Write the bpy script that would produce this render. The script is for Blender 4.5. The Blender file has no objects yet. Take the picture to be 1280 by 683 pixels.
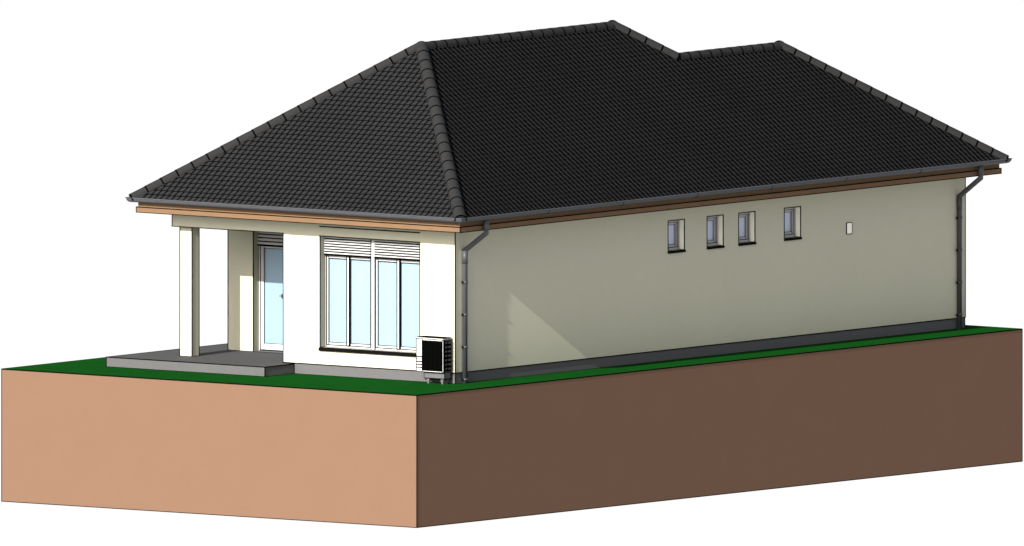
import bpy, bmesh, math
from mathutils import Vector, Matrix

# ------------------------------------------------------------------ scene
S = bpy.context.scene
COL = S.collection
PI = math.pi

# ------------------------------------------------------------------ materials
def new_mat(name):
    m = bpy.data.materials.new(name); m.use_nodes = True
    nt = m.node_tree
    b = nt.nodes['Principled BSDF']
    return m, nt, b

def mat(name, col, rough=.85, spec=.3, var=.06, scale=6., bump=0., bscale=200., metal=0., var2=0., scale2=.6):
    """plain surface with a little procedural unevenness in colour and relief"""
    m, nt, b = new_mat(name)
    b.inputs['Roughness'].default_value = rough
    b.inputs['Specular IOR Level'].default_value = spec
    b.inputs['Metallic'].default_value = metal
    tc = nt.nodes.new('ShaderNodeTexCoord')
    def noise(sc, det=4.):
        n = nt.nodes.new('ShaderNodeTexNoise'); n.inputs['Scale'].default_value = sc
        n.inputs['Detail'].default_value = det
        nt.links.new(tc.outputs['Object'], n.inputs['Vector']); return n
    def mul(a, n, v):
        mr = nt.nodes.new('ShaderNodeMapRange')
        mr.inputs['From Min'].default_value = .3; mr.inputs['From Max'].default_value = .7
        mr.inputs['To Min'].default_value = 1 - v; mr.inputs['To Max'].default_value = 1 + v
        nt.links.new(n.outputs['Fac'], mr.inputs['Value'])
        mx = nt.nodes.new('ShaderNodeVectorMath'); mx.operation = 'SCALE'
        if isinstance(a, tuple): mx.inputs[0].default_value = a
        else: nt.links.new(a, mx.inputs[0])
        nt.links.new(mr.outputs['Result'], mx.inputs['Scale'])
        return mx.outputs['Vector']
    c = mul(tuple(col), noise(scale), var)
    if var2: c = mul(c, noise(scale2, 2.), var2)
    nt.links.new(c, b.inputs['Base Color'])
    if bump:
        n = noise(bscale, 3.)
        bp = nt.nodes.new('ShaderNodeBump'); bp.inputs['Strength'].default_value = bump
        bp.inputs['Distance'].default_value = .004
        nt.links.new(n.outputs['Fac'], bp.inputs['Height'])
        nt.links.new(bp.outputs['Normal'], b.inputs['Normal'])
    return m

M = dict(
    wall   = mat('cream_render', (.328,.318,.250), .92, .05, .012, 5, .25, 160, var2=.012),
    plinth = mat('grey_plinth_render', (.068,.067,.069), .9, .05, .03, 9, .3, 140),
    slab   = mat('concrete', (.062,.062,.062), .9, .05, .04, 8, .25, 120, var2=.03),
    tile   = mat('anthracite_clay_tile', (.0142,.0144,.0150), .85, .0, .10, 9, .2, 90, var2=.06),
    tilegap= mat('black_tile_gap', (.0012,.0012,.0013), .9, .0, .02),
    cap    = mat('anthracite_ridge_tile', (.0140,.0140,.0142), .8, .02, .07, 5, .2, 60),
    wood   = mat('brown_timber', (.103,.062,.0345), .85, .06, .05, 5, .15, 40),
    zinc   = mat('anthracite_metal', (.034,.035,.039), .5, .25, .04, 6),
    frame  = mat('white_frame', (.32,.32,.318), .6, .1, .01),
    glass  = mat('pale_blue_glass', (.150,.225,.295), .05, .5, .012, 1.5),
    ink    = mat('black_joint', (.0012,.0012,.0012), .9, .0, .02),
    earth  = mat('clay_earth', (.1035,.0605,.0400), .95, .03, .012, 14, .15, 90, var2=.012, scale2=1.2),
    grass  = mat('green_turf', (.0030,.031,.0040), .95, .0, .12, 22, .4, 150, var2=.06, scale2=2.),
    brightglass= mat('brightened_side_glass', (.42,.45,.58), .4, .3, .012, 1.5),  # pane glass, colour lightened to make up for shade on the side wall
    floor  = mat('shaded_slab_top', (.0375,.0375,.038), .9, .05, .04, 8, .25, 120, var2=.03),  # same concrete, darkened to paint in the dimmer top face
    white  = mat('brightened_white', (.66,.645,.57), .8, .1, .01),  # lightened: vent plate for light on its recess, soffit to bounce light
    reveal = mat('brightened_reveal', (.72,.70,.60), .85, .08, .01),  # pale colour stands in for light on the shaded reveals
    acw    = mat('white_casing', (.40,.40,.395), .5, .3, .01),
    acb    = mat('black_grille', (.001,.001,.001), .9, .0, .02),
    acg    = mat('grey_casing', (.06,.06,.062), .6, .3, .03),
    sill   = mat('black_sill', (.002,.002,.002), .8, .03, .02),
)

# ------------------------------------------------------------------ mesh helpers
class MB:
    def __init__(self): self.bm = bmesh.new()
    def face(self, pts, mi=0, smooth=False):
        vs = [self.bm.verts.new(p) for p in pts]
        f = self.bm.faces.new(vs); f.material_index = mi; f.smooth = smooth
        return f
    def box(self, a, b, mi=0):
        x0,x1 = sorted((a[0],b[0])); y0,y1 = sorted((a[1],b[1])); z0,z1 = sorted((a[2],b[2]))
        v = [self.bm.verts.new(p) for p in
             ((x0,y0,z0),(x1,y0,z0),(x1,y1,z0),(x0,y1,z0),(x0,y0,z1),(x1,y0,z1),(x1,y1,z1),(x0,y1,z1))]
        for q in ((3,2,1,0),(4,5,6,7),(0,1,5,4),(1,2,6,5),(2,3,7,6),(3,0,4,7)):
            f = self.bm.faces.new([v[i] for i in q]); f.material_index = mi
    def beam(self, p, q, r, mi):
        p = Vector(p); q = Vector(q); d = q-p
        if d.length < 1e-5: return
        d.normalize()
        a = d.orthogonal() if abs(d.z) < .9 else Vector((1,0,0))
        if abs(d.z) < .9: a = d.cross(Vector((0,0,1))).normalized()
        b = d.cross(a)
        p = p - d*r*.8; q = q + d*r*.8
        ring = [a*r+b*r, -a*r+b*r, -a*r-b*r, a*r-b*r]
        A = [self.bm.verts.new(p+o) for o in ring]; B = [self.bm.verts.new(q+o) for o in ring]
        for i in range(4):
            f = self.bm.faces.new((A[i],A[(i+1)%4],B[(i+1)%4],B[i])); f.material_index = mi
        for L in (A[::-1], B):
            f = self.bm.faces.new(L); f.material_index = mi
    def tube(self, pts, r, n=16, mi=0):
        pts = [Vector(p) for p in pts]; rings = []
        for i, p in enumerate(pts):
            d0 = (pts[i]-pts[i-1]).normalized() if i else (pts[1]-pts[0]).normalized()
            d1 = (pts[i+1]-pts[i]).normalized() if i < len(pts)-1 else d0
            t = (d0+d1).normalized(); k = 1/max(.3, t.dot(d0))
            s = Vector((0,1,0))                      # all pipes here bend in a plane of constant y
            if abs(t.y) > .9: s = Vector((1,0,0))
            w = t.cross(s).normalized()
            rings.append([self.bm.verts.new(p + s*r*math.cos(a) + w*r*k*math.sin(a))
                          for a in (2*PI*j/n for j in range(n))])
        for A, B in zip(rings, rings[1:]):
            for j in range(n):
                f = self.bm.faces.new((A[j],A[(j+1)%n],B[(j+1)%n],B[j])); f.material_index = mi; f.smooth = True
        for L in (rings[0], rings[-1]):
            f = self.bm.faces.new(L); f.material_index = mi
    def ink(self, r=.006, mi=1, ang=25, minlen=.02, skip=None):
        """a thin dark bead laid along every sharp edge"""
        bmesh.ops.remove_doubles(self.bm, verts=self.bm.verts, dist=1e-4)
        todo = []
        for e in self.bm.edges:
            if e.calc_length() < minlen: continue
            p, q = e.verts[0].co.copy(), e.verts[1].co.copy()
            if len(e.link_faces) == 2:
                if e.calc_face_angle(0) < math.radians(ang): continue
            if skip and skip(p, q): continue
            todo.append((p, q))
        for p, q in todo: self.beam(p, q, r, mi)
        return self
    def build(self, name, mats, parent=None, base=None, recalc=True):
        if recalc: bmesh.ops.recalc_face_normals(self.bm, faces=self.bm.faces)
        me = bpy.data.meshes.new(name); self.bm.to_mesh(me); self.bm.free()
        for m in (mats if isinstance(mats, (list, tuple)) else [mats]): me.materials.append(M[m])
        o = bpy.data.objects.new(name, me); COL.objects.link(o)
        if parent is not None:
            o.parent = parent
            if base is not None: o.matrix_parent_inverse = Matrix.Translation(-Vector(base))
        return o

def thing(name, label, cat, base):
    o = bpy.data.objects.new(name, None); COL.objects.link(o)
    o.location = base; o['label'] = label; o['category'] = cat
    return o

# ------------------------------------------------------------------ plan of the place (metres)
# x runs along the front wall towards the near corner, y runs away along the long side wall
FOOT  = [(0,0),(0,16.44),(-5.19,16.44),(-5.19,13.10),(-6.95,13.10),(-6.95,0)]
FOOTP = [(0,0),(0,16.44),(-5.19,16.44),(-5.19,13.10),(-6.95,13.10),(-6.95,1.80),(-4.22,1.80),(-4.22,0)]
ZP = .21          # top of plinth
ZW = 3.06         # wall top (hidden in the eaves)
ZS = 3.02         # underside of fascia
ZB = 2.738        # underside of porch beam and window heads

def offset(poly, d):
    n = len(poly); out = []
    for i in range(n):
        p0, p1, p2 = Vector(poly[i-1]), Vector(poly[i]), Vector(poly[(i+1)%n])
        a = (p1-p0).normalized(); b = (p2-p1).normalized()
        out.append(p1 + d*(Vector((a.y,-a.x)) + Vector((b.y,-b.x))))
    return out

def sweep(mb, poly, profile, closed=True, mi=0, smooth=False):
    n = len(poly)
    loops = [[mb.bm.verts.new((p.x,p.y,z)) for p in offset(poly, o)] for o, z in profile]
    m = len(loops)
    for k in range(m if closed else m-1):
        A, B = loops[k], loops[(k+1)%m]
        for i in range(n):
            f = mb.bm.faces.new((A[i],A[(i+1)%n],B[(i+1)%n],B[i])); f.material_index = mi; f.smooth = smooth

# ------------------------------------------------------------------ ground
EX0, EX1, EY0, EY1 = -9.20, .992, -2.54, 16.97
mb = MB(); mb.box((EX0,EY0,-2.60),(EX1,EY1,-.012)); mb.ink(.007)
o = mb.build('ground', ['earth','ink']); o['kind'] = 'structure'
mb = MB(); mb.box((EX0,EY0,-.010),(EX1,EY1,0)); mb.ink(.003, skip=lambda p,q: abs(p.z-q.z)>.004 or p.z<-.005)
o = mb.build('lawn', ['grass','ink']); o['kind'] = 'structure'

# ------------------------------------------------------------------ house
HB = (-3.475, 6.5, 0)
house = thing('house', 'single storey house with cream walls, black tiled hip roof and corner porch', 'house', HB)
def part(mb, name, mats, **k): return mb.build(name, mats, house, HB, **k)

# --- openings
FW = (-3.32, -.865, .545, 2.732)                       # large front window: x0 x1 z0 z1
SW = [(6.856,7.386),(8.112,8.636),(9.130,9.660),(10.600,11.130)]
SZ = (2.135, 2.735)
VENT = (12.600, 12.770, 2.095, 2.312)
DOOR = (-6.33, -4.86, .19, 2.738)

def facade(mb, f, a0, a1, z0, z1, holes):
    """outer skin of one wall with openings; f(a, depth, z) -> point; holes carry their reveal depth"""
    A = sorted({a0,a1,*[h[0] for h in holes],*[h[1] for h in holes]})
    Z = sorted({z0,z1,*[h[2] for h in holes],*[h[3] for h in holes]})
    for i in range(len(A)-1):
        for j in range(len(Z)-1):
            ca, cz = (A[i]+A[i+1])/2, (Z[j]+Z[j+1])/2
            if any(h[0]<ca<h[1] and h[2]<cz<h[3] for h in holes): continue
            mb.face([f(A[i],0,Z[j]),f(A[i+1],0,Z[j]),f(A[i+1],0,Z[j+1]),f(A[i],0,Z[j+1])])
    for h in holes:
        b0,b1,y0,y1,d = h
        zz = [z for z in Z if y0<=z<=y1]; aa = [a for a in A if b0<=a<=b1]
        for s, t in zip(zz, zz[1:]):
            for a in (b0, b1): mb.face([f(a,0,s),f(a,d,s),f(a,d,t),f(a,0,t)])
        for s, t in zip(aa, aa[1:]):
            for z in (y0, y1): mb.face([f(s,0,z),f(s,d,z),f(t,d,z),f(t,0,z)])

front = lambda a, d, z: (a, d, z)
side  = lambda a, d, z: (-d, a, z)
porch = lambda a, d, z: (a, 1.80+d, z)

mb = MB()
facade(mb, front, -4.22, 0, ZP, ZW, [(*FW, .26)])
facade(mb, side, 0, 16.44, ZP, ZW, [(a,b,*SZ,.22) for a,b in SW])
facade(mb, porch, -6.95, -4.22, .19, ZW, [(*DOOR,.26)])
# porch beam along the front and the left
mb.face([(-6.95,0,ZB),(-4.22,0,ZB),(-4.22,0,ZW),(-6.95,0,ZW)])
mb.face([(-6.95,0,ZB),(-4.22,0,ZB),(-4.22,.3,ZB),(-6.65,.3,ZB),(-6.65,1.8,ZB),(-6.95,1.8,ZB)])
mb.face([(-6.65,.3,ZB),(-4.22,.3,ZB),(-4.22,.3,ZW),(-6.65,.3,ZW)])
mb.face([(-6.65,.3,ZB),(-6.65,1.8,ZB),(-6.65,1.8,ZW),(-6.65,.3,ZW)])
mb.face([(-6.95,0,ZB),(-6.95,1.8,ZB),(-6.95,1.8,ZW),(-6.95,0,ZW)])
# inner porch flank, left and back walls
mb.face([(-4.22,0,ZP),(-4.22,1.8,ZP),(-4.22,1.8,ZW),(-4.22,0,ZW)])
for p, q in (((-6.95,1.8),(-6.95,13.1)),((-6.95,13.1),(-5.19,13.1)),((-5.19,13.1),(-5.19,16.44)),((-5.19,16.44),(0,16.44))):
    mb.face([(*p,ZP),(*q,ZP),(*q,ZW),(*p,ZW)])
def wskip(p, q):
    if p.z > 3.0 and q.z > 3.0: return True
    if abs(p.x+4.22) < .01 and abs(q.x+4.22) < .01 and abs(p.y-q.y)<.01 and max(p.z,q.z) > ZB+.05: return True   # beam runs on into the wall
    if (-p.x > .18 and -q.x > .18 and p.x > -.3 and p.y > 1): return True    # deep inside the small openings
    return False
mb.ink(.008, skip=wskip)
part(mb, 'wall', ['wall','ink'])

mb = MB(); sweep(mb, FOOTP, [(-.006,0),(-.006,ZP-.004),(-.25,ZP-.004)], closed=False)
mb.ink(.006, skip=lambda p,q: abs(p.x) > 6.99 or (p.z>.1 and (p.x<-.2 and p.y>.2)))
part(mb, 'plinth', ['plinth','ink'])

# --- porch slab (one L-shaped step that runs on along the left wall)
P = [(-3.95,-.95),(-3.95,-.004),(-4.216,-.004),(-4.216,1.796),(-6.954,1.796),(-6.954,3.3),(-7.84,3.3),(-7.84,-.95)]
mb = MB()
lo = [(x,y,.001) for x,y in P]; hi = [(x,y,.19) for x,y in P]
mb.face(hi, 2); mb.face(lo)  # top face takes the darkened copy of the concrete
for i in range(len(P)):
    j = (i+1)%len(P); mb.face([lo[i],lo[j],hi[j],hi[i]])
mb.ink(.008)
part(mb, 'porch_slab', ['slab','ink','floor'])

mb = MB(); mb.box((-6.850,.12,.191),(-6.556,.352,ZB-.002)); mb.ink(.008)
part(mb, 'column', ['wall','ink'])

# --- eaves: soffit, two fascia boards
mb = MB()
b = offset(FOOT, .482); t = [(p.x,p.y,3.075) for p in b]; l = [(p.x,p.y,3.045) for p in b]
mb.face(t); mb.face(l)
for i in range(len(t)): mb.face([l[i],l[(i+1)%len(t)],t[(i+1)%len(t)],t[i]])
part(mb, 'soffit', ['white'])  # out of view; made white to bounce light onto the wall below
mb = MB(); sweep(mb, FOOT, [(.470,ZS),(.500,ZS),(.500,3.122),(.470,3.122)]); mb.ink(.007)
part(mb, 'fascia', ['wood','ink'])
mb = MB(); sweep(mb, FOOT, [(.450,3.110),(.474,3.110),(.474,3.230),(.450,3.230)])
part(mb, 'fascia', ['wood'])

# --- gutter: half-round channel with a rolled bead, running round all the eaves
mb = MB()
gc, gz, gr, gh = .570, 3.300, .074, .082
pr = []
for k in range(13):
    a = PI + PI*k/12
    pr.append((gc + gr*math.cos(a), gz + gh*math.sin(a)))
for k in range(7):                                     # rolled bead on the outer lip
    a = -PI*.5 + PI*1.5*k/6
    pr.append((gc+gr+.002 + .011*math.cos(a), gz+.006 + .011*math.sin(a)))
for k in range(13):
    a = 2*PI - PI*k/12
    pr.append((gc + (gr-.008)*math.cos(a), gz + (gh-.008)*math.sin(a)))
sweep(mb, FOOT, pr, closed=True)
gutter = part(mb, 'gutter', ['zinc'])
for p in gutter.data.polygons: p.use_smooth = False
# gutter brackets under the channel, sockets where the downpipes leave it
def gutter_bracket(fx):
    mb = MB()
    for k in range(12):
        a0 = PI + PI*k/12; a1 = PI + PI*(k+1)/12
        mb.beam(fx(gc+(gr+.003)*math.cos(a0), gz+(gh+.003)*math.sin(a0)), fx(gc+(gr+.003)*math.cos(a1), gz+(gh+.003)*math.sin(a1)), .007, 0)
    mb.build('gutter_bracket', ['zinc'], gutter)
for y in (2.2, 4.6, 7.0, 9.4, 11.8, 14.2): gutter_bracket(lambda o, z, y=y: (o, y, z))

# --- downpipes with their clips
def downpipe(y, clips, z1, z2):
    mb = MB(); r = .050
    mb.tube([(.575,y,3.225),(.575,y,z1),(.0535,y,z2),(.0535,y,.002)], r)
    mb.tube([(.575,y,3.20),(.575,y,z1+.05)], r+.006)                       # sockets at the bends
    mb.tube([(.0535,y,z2-.005),(.0535,y,z2-.26)], r+.005)
    p = part(mb, 'downpipe', ['zinc'])
    for z in clips:
        c = MB()
        c.tube([(.0535,y,z-.018),(.0535,y,z+.018)], r+.011)
        c.box((.0005,y-.018,z-.013),(.03,y+.018,z+.013))
        c.box((.045,y-.100,z-.022),(.067,y-.060,z+.022), 1)
        c.build('pipe_clip', ['zinc','sill'], p)
downpipe(.245, (1.98,1.345,.71,.075), 2.965, 2.60)
downpipe(16.18, (2.18,1.55,.915,.285), 2.985, 2.60)

# ------------------------------------------------------------------ roof
EO, Z0, SL = .560, 3.285, .725
TW, TC = .1385, .1085                                   # tile width, plan depth of one course
def roof_plane(name, eave_a, eave_b, polys, phase, flip=False):
    """polys: convex pieces of the plan outline; the eave runs a->b with the slope rising to its left"""
    A = Vector(eave_a); e = (Vector(eave_b)-A).normalized(); g = Vector((-e.y, e.x))
    prof0 = [(.00,-.016,1),(.24,-.014,1),(.27,.022,0),(.36,.0245,0),(.52,.0205,0),(.74,.0125,0),(.96,.003,1),(1.0,-.016,1)]
    if flip: prof0 = [(.00,-.010,1),(.05,.006,0),(.26,.011,0),(.50,.014,0),(.64,.014,0),(.72,.010,0),(.745,-.008,1),(1.0,-.010,1)]
    bm_all = bmesh.new()
    for poly in polys:
        st = [((Vector(p)-A).dot(e), (Vector(p)-A).dot(g)) for p in poly]
        tmax = max(t for s, t in st)
        def srange(t):
            xs = []
            for i in range(len(st)):
                (s0,t0),(s1,t1) = st[i], st[(i+1)%len(st)]
                if abs(t1-t0) < 1e-9:
                    if abs(t-t0) < 1e-6: xs += [s0, s1]
                elif min(t0,t1)-1e-9 <= t <= max(t0,t1)+1e-9:
                    xs.append(s0 + (s1-s0)*(t-t0)/(t1-t0))
            return min(xs), max(xs)
        nz = Vector((-g.x*SL, -g.y*SL, 1)).normalized()
        def P(s, t, h):
            q = A + e*s + g*t
            return Vector((q.x, q.y, Z0 + SL*t)) + nz*h
        prof = prof0
        bm = bmesh.new()
        n = int(math.ceil(tmax/TC))
        for k in range(n):
            t0, t1 = k*TC, min((k+1)*TC, tmax)
            a0, a1 = srange(min(max(t0,1e-6),tmax-1e-6)); b0, b1 = srange(min(t1,tmax-1e-6))
            lo, hi = min(a0,b0), max(a1,b1)
            i0, i1 = math.floor((lo-phase)/TW), math.ceil((hi-phase)/TW)
            prev = None
            for i in range(i0, i1):
                for (f, h, mi), nxt in zip(prof, prof[1:]+[None]):
                    if nxt is None: continue
                    s0 = phase + (i+f)*TW; s1 = phase + (i+nxt[0])*TW
                    h0, h1 = h, nxt[1]
                    lf = .024 if flip else .010
                    p = [P(s0,t0,h0+lf),P(s1,t0,h1+lf),P(s1,t1+.006,h1),P(s0,t1+.006,h0)]
                    v = [bm.verts.new(x) for x in p]
                    fc = bm.faces.new(v); fc.material_index = mi; fc.smooth = False
                    q = [P(s0,t0,-.016),P(s1,t0,-.016)]
                    w = [bm.verts.new(x) for x in q]
                    fc = bm.faces.new((w[0],w[1],v[1],v[0])); fc.material_index = 1
        # trim to the outline of the slope
        for i in range(len(poly)):
            p, q = Vector(poly[i]), Vector(poly[(i+1)%len(poly)])
            d = (q-p).normalized()
            if abs(d.dot(e)) > .999 and abs((p-A).dot(g)) < 1e-6: continue      # the eave itself
            nrm = Vector((d.y,-d.x,0))
            bmesh.ops.bisect_plane(bm, geom=bm.verts[:]+bm.edges[:]+bm.faces[:], dist=1e-6,
                                   plane_co=(p.x,p.y,0), plane_no=nrm, clear_outer=True)
        # solid deck under the tiles
        top = [P(*x, -.020) for x in st]; bot = [P(*x, -.050) for x in st]
        for L, rev in ((top,0),(bot,1)):
            f = bm.faces.new([bm.verts.new(x) for x in (L[::-1] if rev else L)]); f.material_index = 1
        for i in range(len(st)):
            j = (i+1)%len(st)
            f = bm.faces.new([bm.verts.new(x) for x in (bot[i],bot[j],top[j],top[i])]); f.material_index = 1
        me = bpy.data.meshes.new('piece'); bm.to_mesh(me); bm.free(); bm_all.from_mesh(me); bpy.data.meshes.remove(me)
    mb = MB(); mb.bm.free(); mb.bm = bm_all
    return part(mb, name, ['tile','tilegap'], recalc=False)

xr, xl, xn = EO, -6.95-EO, -5.19-EO
y0, yw, yn = -EO, 13.10+EO, 16.44+EO
hw = (xr-xl)/2; hn = (xr-xn)/2
xm, xs = xr-hw, xr-hn
P1, P2 = (xm, y0+hw), (xm, yw-hw)
Q0, Q1 = (xs, yw-hn), (xs, yn-hn)
roof_plane('roof', (xl,y0), (xr,y0), [[(xl,y0),(xr,y0),P1]], .02, flip=True)
main = roof_plane('roof', (xr,y0), (xr,yn), [[(xr,y0),(xr,Q0[1]),Q0,P2,P1],[(xr,Q0[1]),(xr,yn),Q1,Q0]], .05)
roof_plane('roof', (xl,yw), (xl,y0), [[(xl,yw),(xl,y0),P1,P2]], .03)
roof_plane('roof', (xn,yw), (xl,yw), [[(xn,yw),(xl,yw),P2,Q0]], .03)
roof_plane('roof', (xn,yn), (xn,yw), [[(xn,yn),(xn,yw),Q0,Q1]], .03)
roof_plane('roof', (xr,yn), (xn,yn), [[(xr,yn),(xn,yn),Q1]], .03)

def zr(p):                                              # height of the slope planes at a ridge point
    d = min(p[1]-y0, xr-p[0], p[0]-xl, yw-p[1]); e = min(xr-p[0], p[0]-xn, yn-p[1])
    return Z0 + SL*max(d, e)

def cap_line(name, p, q, w, h, drop, start=0., end=0.):
    """a run of overlapping barrel tiles from p up/along to q"""
    a = Vector((*p, zr(p))); b = Vector((*q, zr(q))); d = (b-a); L = d.length; d.normalize()
    sd = d.cross(Vector((0,0,1))).normalized(); up = sd.cross(d)
    a = a - d*start; L = L + start + end
    n = max(1, round(L/.345)); st = L/n
    mb = MB(); N = 12
    for k in range(n):
        o0 = a + d*(k*st); o1 = a + d*((k+1)*st + .035)
        rings = []
        for (o, sc, thick) in ((o0,1.02,1),(o0,1.02,0),(o0+d*.034,1.02,0),(o1,.975,0)):
            ring = []
            for j in range(N+1):
                an = -.12 + (PI+.24)*j/N
                ww, hh = w*sc, h*sc
                if thick: ww -= .018; hh -= .018
                ring.append(mb.bm.verts.new(o + sd*ww*math.cos(an) + up*(hh*math.sin(an)-drop)))
            rings.append(ring)
        for r, (A, B) in enumerate(zip(rings, rings[1:])):
            for j in range(N):
                f = mb.bm.faces.new((A[j],A[j+1],B[j+1],B[j])); f.smooth = (r == 2)
                f.material_index = 1 if r < 2 else 0
        # dark mortar bed closing the lower mouth
        if k == 0:
            f = mb.bm.faces.new(rings[0][::-1]); f.material_index = 0
    mb.build(name, ['cap','tilegap'], main, recalc=True)

cap_line('hip_cap', (xl,y0), P1, .125, .115, .012, start=.02, end=.0)
cap_line('hip_cap', (xr,y0), P1, .125, .115, .012, start=.02, end=.0)
cap_line('hip_cap', (xr,yn), Q1, .125, .115, .012, start=.02, end=.0)
cap_line('hip_cap', (xn,yn), Q1, .125, .115, .012, start=.02, end=.0)
cap_line('hip_cap', Q0, P2, .125, .115, .012, start=.05, end=.0)
cap_line('hip_cap', (xl,yw), P2, .125, .115, .012, start=.02, end=.0)
cap_line('ridge_cap', P1, P2, .125, .125, .045, start=.03, end=.01)
cap_line('ridge_cap', Q0, Q1, .125, .125, .045, start=.02, end=.01)

# ------------------------------------------------------------------ windows and door
def bx(mb, f, a0, a1, d0, d1, z0, z1, mi=0): mb.box(f(a0,d0,z0), f(a1,d1,z1), mi)
def sheet(f, a0, a1, d, z0, z1, parent, name='pane', m='glass'):
    mb = MB(); bx(mb, f, a0, a1, d, d+.02, z0, z1); mb.build(name, [m], parent)

def shutter(f, a0, a1, d, z0, z1, n, parent):
    mb = MB(); h = (z1-z0)/n
    bx(mb, f, a0, a1, d+.022, d+.040, z0, z1, 1)                   # dark gaps between the slats
    for k in range(n):
        zb = z0 + k*h
        m = 3
        zs = [zb+.006+(h-.024)*i/m for i in range(m+1)]; ds = [d+.010, d, d, d+.010]
        for i in range(m):
            mb.face([f(a0,ds[i],zs[i]),f(a1,ds[i],zs[i]),f(a1,ds[i+1],zs[i+1]),f(a0,ds[i+1],zs[i+1])])
        for z, dd in ((zs[0],ds[0]),(zs[-1],ds[-1])):
            mb.face([f(a0,dd,z),f(a1,dd,z),f(a1,d+.024,z),f(a0,d+.024,z)])
    bx(mb, f, a0, a1, d-.004, d+.03, z0-.024, z0-.001, 1)           # end bar
    mb.build('roller_shutter', ['frame','ink'], parent)

# large front window: two pairs of casements either side of a mullion
a0, a1, z0, z1 = FW
zsh = 2.372
mb = MB()
bx(mb, front, a0+.002, a0+.030, .165, .255, z0+.001, z1-.002)
bx(mb, front, a1-.06, a1-.002, .165, .255, z0+.001, z1-.002)
bx(mb, front, a0+.030, a1-.06, .165, .255, z0+.001, z0+.045)
bx(mb, front, a0+.030, a1-.06, .165, .255, z1-.05, z1-.002)
bx(mb, front, -2.168, -2.082, .140, .255, z0+.002, z1-.003)
mb.ink(.006)
win = part(mb, 'window', ['frame','ink'])
for (s0, s1) in ((a0+.032,-2.755),(-2.751,-2.170),(-2.080,-1.520),(-1.516,a1-.062)):
    mb = MB(); w = .046; y0_, y1_ = z0+.048, zsh-.03
    for (b0,b1,c0,c1) in ((s0,s0+w,y0_,y1_),(s1-w,s1,y0_,y1_),(s0+w,s1-w,y0_,y0_+.05),(s0+w,s1-w,y1_-.05,y1_)):
        bx(mb, front, b0, b1, .178, .232, c0, c1)
    mb.ink(.0058)
    mb.build('casement', ['frame','ink'], win)
    sheet(front, s0+w+.001, s1-w-.001, .205, y0_+.051, y1_-.001, win)
for c in (-2.753, -1.518):                                          # cover strip where two casements meet
    mb = MB(); bx(mb, front, c-.030, c+.030, .160, .176, z0+.046, zsh-.026); mb.ink(.009)
    mb.build('cover_strip', ['frame','ink'], win)
for (s0, s1) in ((a0+.012,-2.171),(-2.079,a1-.008)): shutter(front, s0, s1, .118, zsh, z1-.004, 7, win)
mb = MB(); bx(mb, front, a0-.012, a1+.012, -.035, .164, z0-.062, z0-.001)
mb.build('window_sill', ['sill'], win)
mb = MB(); bx(mb, front, a0-.01, a1, -.012, -.001, 2.906, 2.928)
mb.build('shutter_slot', ['sill'], win)

# four small side windows
for (b0, b1) in SW:
    z0, z1 = SZ
    mb = MB()
    for (p,q,r,s) in ((b0+.001,b0+.05,z0+.001,z1-.001),(b1-.05,b1-.001,z0+.001,z1-.001),(b0+.05,b1-.05,z0+.001,z0+.055),(b0+.05,b1-.05,z1-.055,z1-.001)):
        bx(mb, side, p, q, .120, .215, r, s)
    mb.ink(.004)
    w = part(mb, 'window', ['frame','ink'])
    mb = MB()
    for (p,q,r,s) in ((b0+.051,b0+.10,z0+.056,z1-.056),(b1-.10,b1-.051,z0+.056,z1-.056),(b0+.10,b1-.10,z0+.056,z0+.105),(b0+.10,b1-.10,z1-.105,z1-.056)):
        bx(mb, side, p, q, .150, .213, r, s)
    mb.ink(.0035)
    mb.build('casement', ['frame','ink'], w)
    mb = MB()  # thin sheets added over the reveals, lightened to paint in light
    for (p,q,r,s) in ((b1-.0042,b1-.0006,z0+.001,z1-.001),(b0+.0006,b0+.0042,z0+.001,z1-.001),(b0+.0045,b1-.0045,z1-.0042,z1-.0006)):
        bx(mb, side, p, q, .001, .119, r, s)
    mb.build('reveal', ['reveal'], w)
    sheet(side, b0+.101, b1-.101, .185, z0+.106, z1-.106, w, m='brightglass')
    mb = MB(); bx(mb, side, b0-.006, b1+.012, -.030, .119, z0-.042, z0-.001)
    mb.build('window_sill', ['sill'], w)

# small wall vent; plate colour lightened to stand for light on its recess
mb = MB(); c0, c1, z0, z1 = VENT
mb.box((.0005,c0,z0),(.014,c1,z1))
mb.ink(.005, minlen=.1)
part(mb, 'wall_vent', ['white','ink'])

# glazed porch door under its shutter
a0, a1, z0, z1 = DOOR; mid = -5.64; zsh = 2.285
mb = MB()
bx(mb, porch, a0+.002, a0+.040, .170, .255, z0+.002, z1-.002)
bx(mb, porch, a1-.05, a1-.002, .170, .255, z0+.002, z1-.002)
bx(mb, porch, a0+.040, a1-.05, .170, .255, z1-.06, z1-.002)
bx(mb, porch, a0+.040, a1-.05, .172, .255, z0+.002, z0+.030, 1)
mb.ink(.004)
door = part(mb, 'door', ['frame','ink'])
for (s0, s1) in ((a0+.043, mid-.002),(mid+.002, a1-.053)):
    mb = MB(); w = .085
    for (b0,b1,c0,c1) in ((s0,s0+w,z0+.034,zsh-.03),(s1-w,s1,z0+.034,zsh-.03),(s0+w,s1-w,z0+.034,z0+.16),(s0+w,s1-w,zsh-.07,zsh-.03)):
        bx(mb, porch, b0, b1, .180, .245, c0, c1)
    mb.ink(.0045)
    mb.build('door_leaf', ['frame','ink'], door)
    sheet(porch, s0+w+.001, s1-w-.001, .200, z0+.161, zsh-.071, door)
shutter(porch, a0+.006, a1-.006, .120, zsh, z1-.03, 6, door)
mb = MB()
mb.box((-5.760,1.955,1.25),(-5.730,1.979,1.34)); mb.tube([(-5.745,1.94,1.30),(-5.745,1.979,1.30)], .011)
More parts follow.
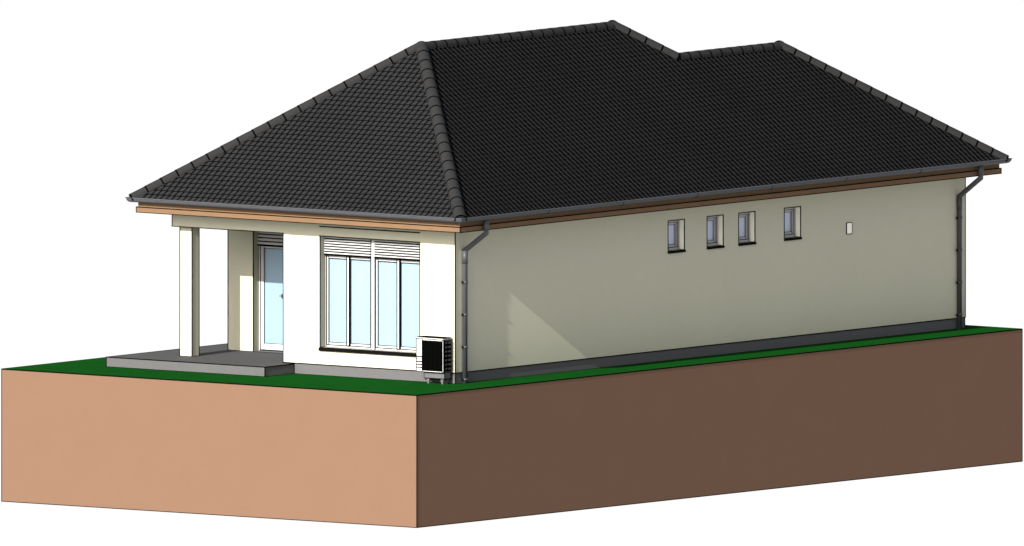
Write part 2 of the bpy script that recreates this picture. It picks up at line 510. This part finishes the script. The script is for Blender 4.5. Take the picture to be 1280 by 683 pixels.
mb.box((-5.790,1.925,1.290),(-5.735,1.943,1.308))
mb.build('door_handle', ['zinc'], door)

# ------------------------------------------------------------------ outdoor unit by the corner
AB = (-.388, -.18, 0)
ac = thing('air_conditioner', 'white outdoor air conditioner unit with black fan grille beside the wall corner', 'air conditioner', AB)
def apart(mb, name, mats, parent=ac): return mb.build(name, mats, parent, AB if parent is ac else None)
ax0, ax1, ay0, ay1, az0, az1 = -.722, -.056, -.300, -.050, .232, .905
mb = MB(); mb.box((ax0,ay0+.014,az0),(ax1,ay1,az1-.03)); 
bmesh.ops.bevel(mb.bm, geom=mb.bm.edges[:], offset=.008, segments=2, affect='EDGES')
apart(mb, 'casing', ['acg'])
mb = MB(); mb.box((ax0-.004,ay0-.004,az1-.029),(ax1+.004,ay1+.004,az1-.004)); mb.box((ax0+.012,ay0+.030,az1-.004),(ax1-.006,ay1+.002,az1+.004),1)
mb.ink(.0035, mi=1)
apart(mb, 'lid', ['acw','acb'])
# white front panel with a large opening
ox0, ox1, oz0, oz1 = ax0+.140, ax1-.028, az0+.028, az1-.062
mb = MB()
for (p,q,r,s) in ((ax0,ox0,az0,az1-.031),(ox1,ax1,az0,az1-.031),(ox0,ox1,az0,oz0),(ox0,ox1,oz1,az1-.031)):
    mb.box((p,ay0-.002,r),(q,ay0+.012,s))
mb.ink(.007)
panel = apart(mb, 'front_panel', ['acw','acb'])
mb = MB()
for z in (.415,.358,.302,.560-.05): mb.box((ax0+.004,ay0-.006,z),(ox0-.008,ay0-.0022,z+.022))
mb.box((ax0+.004,ay0-.006,.548),(ox0-.008,ay0-.0022,.556)); mb.box((ax0+.004,ay0-.006,.470),(ox0-.008,ay0-.0022,.482))
mb.box((ax0-.006,ay0-.005,az0),(ax0-.0005,ay0+.012,az1-.031))
mb.build('louvre', ['acb'], panel)
mb = MB()
mb.box((ox0+.001,ay0+.004,oz0+.001),(ox1-.001,ay0+.0125,oz1-.001))
for k in range(20):
    z = oz0+.014+k*(oz1-oz0-.028)/19; mb.box((ox0+.004,ay0-.002,z-.003),(ox1-.004,ay0+.0035,z+.003))
for k in range(5):
    x = ox0+.02+k*(ox1-ox0-.04)/4; mb.box((x-.004,ay0-.005,oz0+.004),(x+.004,ay0-.0022,oz1-.004))
apart(mb, 'fan_grille', ['acb'])
# louvred right flank
mb = MB()
for k in range(7):
    z = az0+.045+k*.085
    for (p,q) in ((ay0+.030,ay0+.105),(ay0+.125,ay1-.02)):
        mb.face([(ax1+.001,p,z),(ax1+.001,q,z),(ax1+.022,q,z+.055),(ax1+.022,p,z+.055)])
        mb.face([(ax1+.001,p,z+.058),(ax1+.001,q,z+.058),(ax1+.022,q,z+.055),(ax1+.022,p,z+.055)],1)
        mb.box((ax1+.0008,p-.008,z-.022),(ax1+.004,q+.008,z+.062),1)
mb.ink(.004, mi=1)
apart(mb, 'side_louvre', ['acg','acb'])
# drip tray and feet
mb = MB(); mb.box((-.560,-.265,.110),(-.062,-.065,.231)); mb.ink(.005)
tray = apart(mb, 'drip_tray', ['acg','ink'])
for x in (-.475,-.135):
    for y in (-.225,-.105):
        mb = MB(); mb.box((x-.028,y-.028,.040),(x+.028,y+.028,.109)); mb.box((x-.020,y-.020,.001),(x+.020,y+.020,.040))
        apart(mb, 'foot', ['acg'])

# ------------------------------------------------------------------ camera (parallel projection)
al = math.atan(.7620); sp = .0835; cp = math.sqrt(1-sp*sp)
ca, sa = math.cos(al), math.sin(al)
r = Vector((ca, sa, 0)); fh = Vector((-sa, ca, 0)); z = Vector((0,0,1))
f = fh*cp - z*sp; up = fh*sp + z*cp
cd = bpy.data.cameras.new('camera'); cam = bpy.data.objects.new('camera', cd); COL.objects.link(cam)
cd.type = 'ORTHO'; cd.ortho_scale = 20.0; cd.clip_start = .1; cd.clip_end = 400
pos = r*((640-569)/64) + up*((480-341.5)/64) - f*60
mt = Matrix((r, up, -f)).transposed().to_4x4(); mt.translation = pos
cam.matrix_world = mt
S.camera = cam

# ------------------------------------------------------------------ light
d = Vector((-.070, 1.0, -.588)).normalized()             # travel of the sunlight
sd = bpy.data.lights.new('sun', 'SUN'); sd.energy = 5.0; sd.angle = math.radians(.5); sd.color = (1,.975,.93)
so = bpy.data.objects.new('sun', sd); COL.objects.link(so)
so.rotation_euler = d.to_track_quat('-Z','Y').to_euler(); so.location = (3,-12,14)
el = math.asin(-d.z); az = math.atan2(-d.x, -d.y)       # rotation measured from +Y towards +X

w = bpy.data.worlds.new('World'); S.world = w; w.use_nodes = True
nt = w.node_tree; nt.nodes.clear()
out = nt.nodes.new('ShaderNodeOutputWorld')
sky = nt.nodes.new('ShaderNodeTexSky'); sky.sky_type = 'NISHITA'; sky.sun_disc = False
sky.sun_elevation = el; sky.sun_rotation = az; sky.dust_density = 4.5; sky.air_density = 1.
b1 = nt.nodes.new('ShaderNodeBackground'); b1.inputs['Strength'].default_value = .105
hs = nt.nodes.new('ShaderNodeHueSaturation'); hs.inputs['Saturation'].default_value = .5      # hazy, washed-out sky
nt.links.new(sky.outputs['Color'], hs.inputs['Color']); nt.links.new(hs.outputs['Color'], b1.inputs['Color'])
b2 = nt.nodes.new('ShaderNodeBackground'); b2.inputs['Color'].default_value = (1,1,1,1); b2.inputs['Strength'].default_value = .405
tc = nt.nodes.new('ShaderNodeTexCoord'); sx = nt.nodes.new('ShaderNodeSeparateXYZ')
nt.links.new(tc.outputs['Generated'], sx.inputs['Vector'])
mr = nt.nodes.new('ShaderNodeMapRange'); mr.inputs['From Min'].default_value = -.03; mr.inputs['From Max'].default_value = .105
nt.links.new(sx.outputs['Z'], mr.inputs['Value'])
mx = nt.nodes.new('ShaderNodeMixShader')
nt.links.new(mr.outputs['Result'], mx.inputs['Fac'])
nt.links.new(b2.outputs['Background'], mx.inputs[1]); nt.links.new(b1.outputs['Background'], mx.inputs[2])
nt.links.new(mx.outputs['Shader'], out.inputs['Surface'])

S.view_settings.view_transform = 'Standard'; S.view_settings.look = 'None'
S.view_settings.exposure = 1.33; S.view_settings.gamma = 1; S.view_settings.use_curve_mapping = False
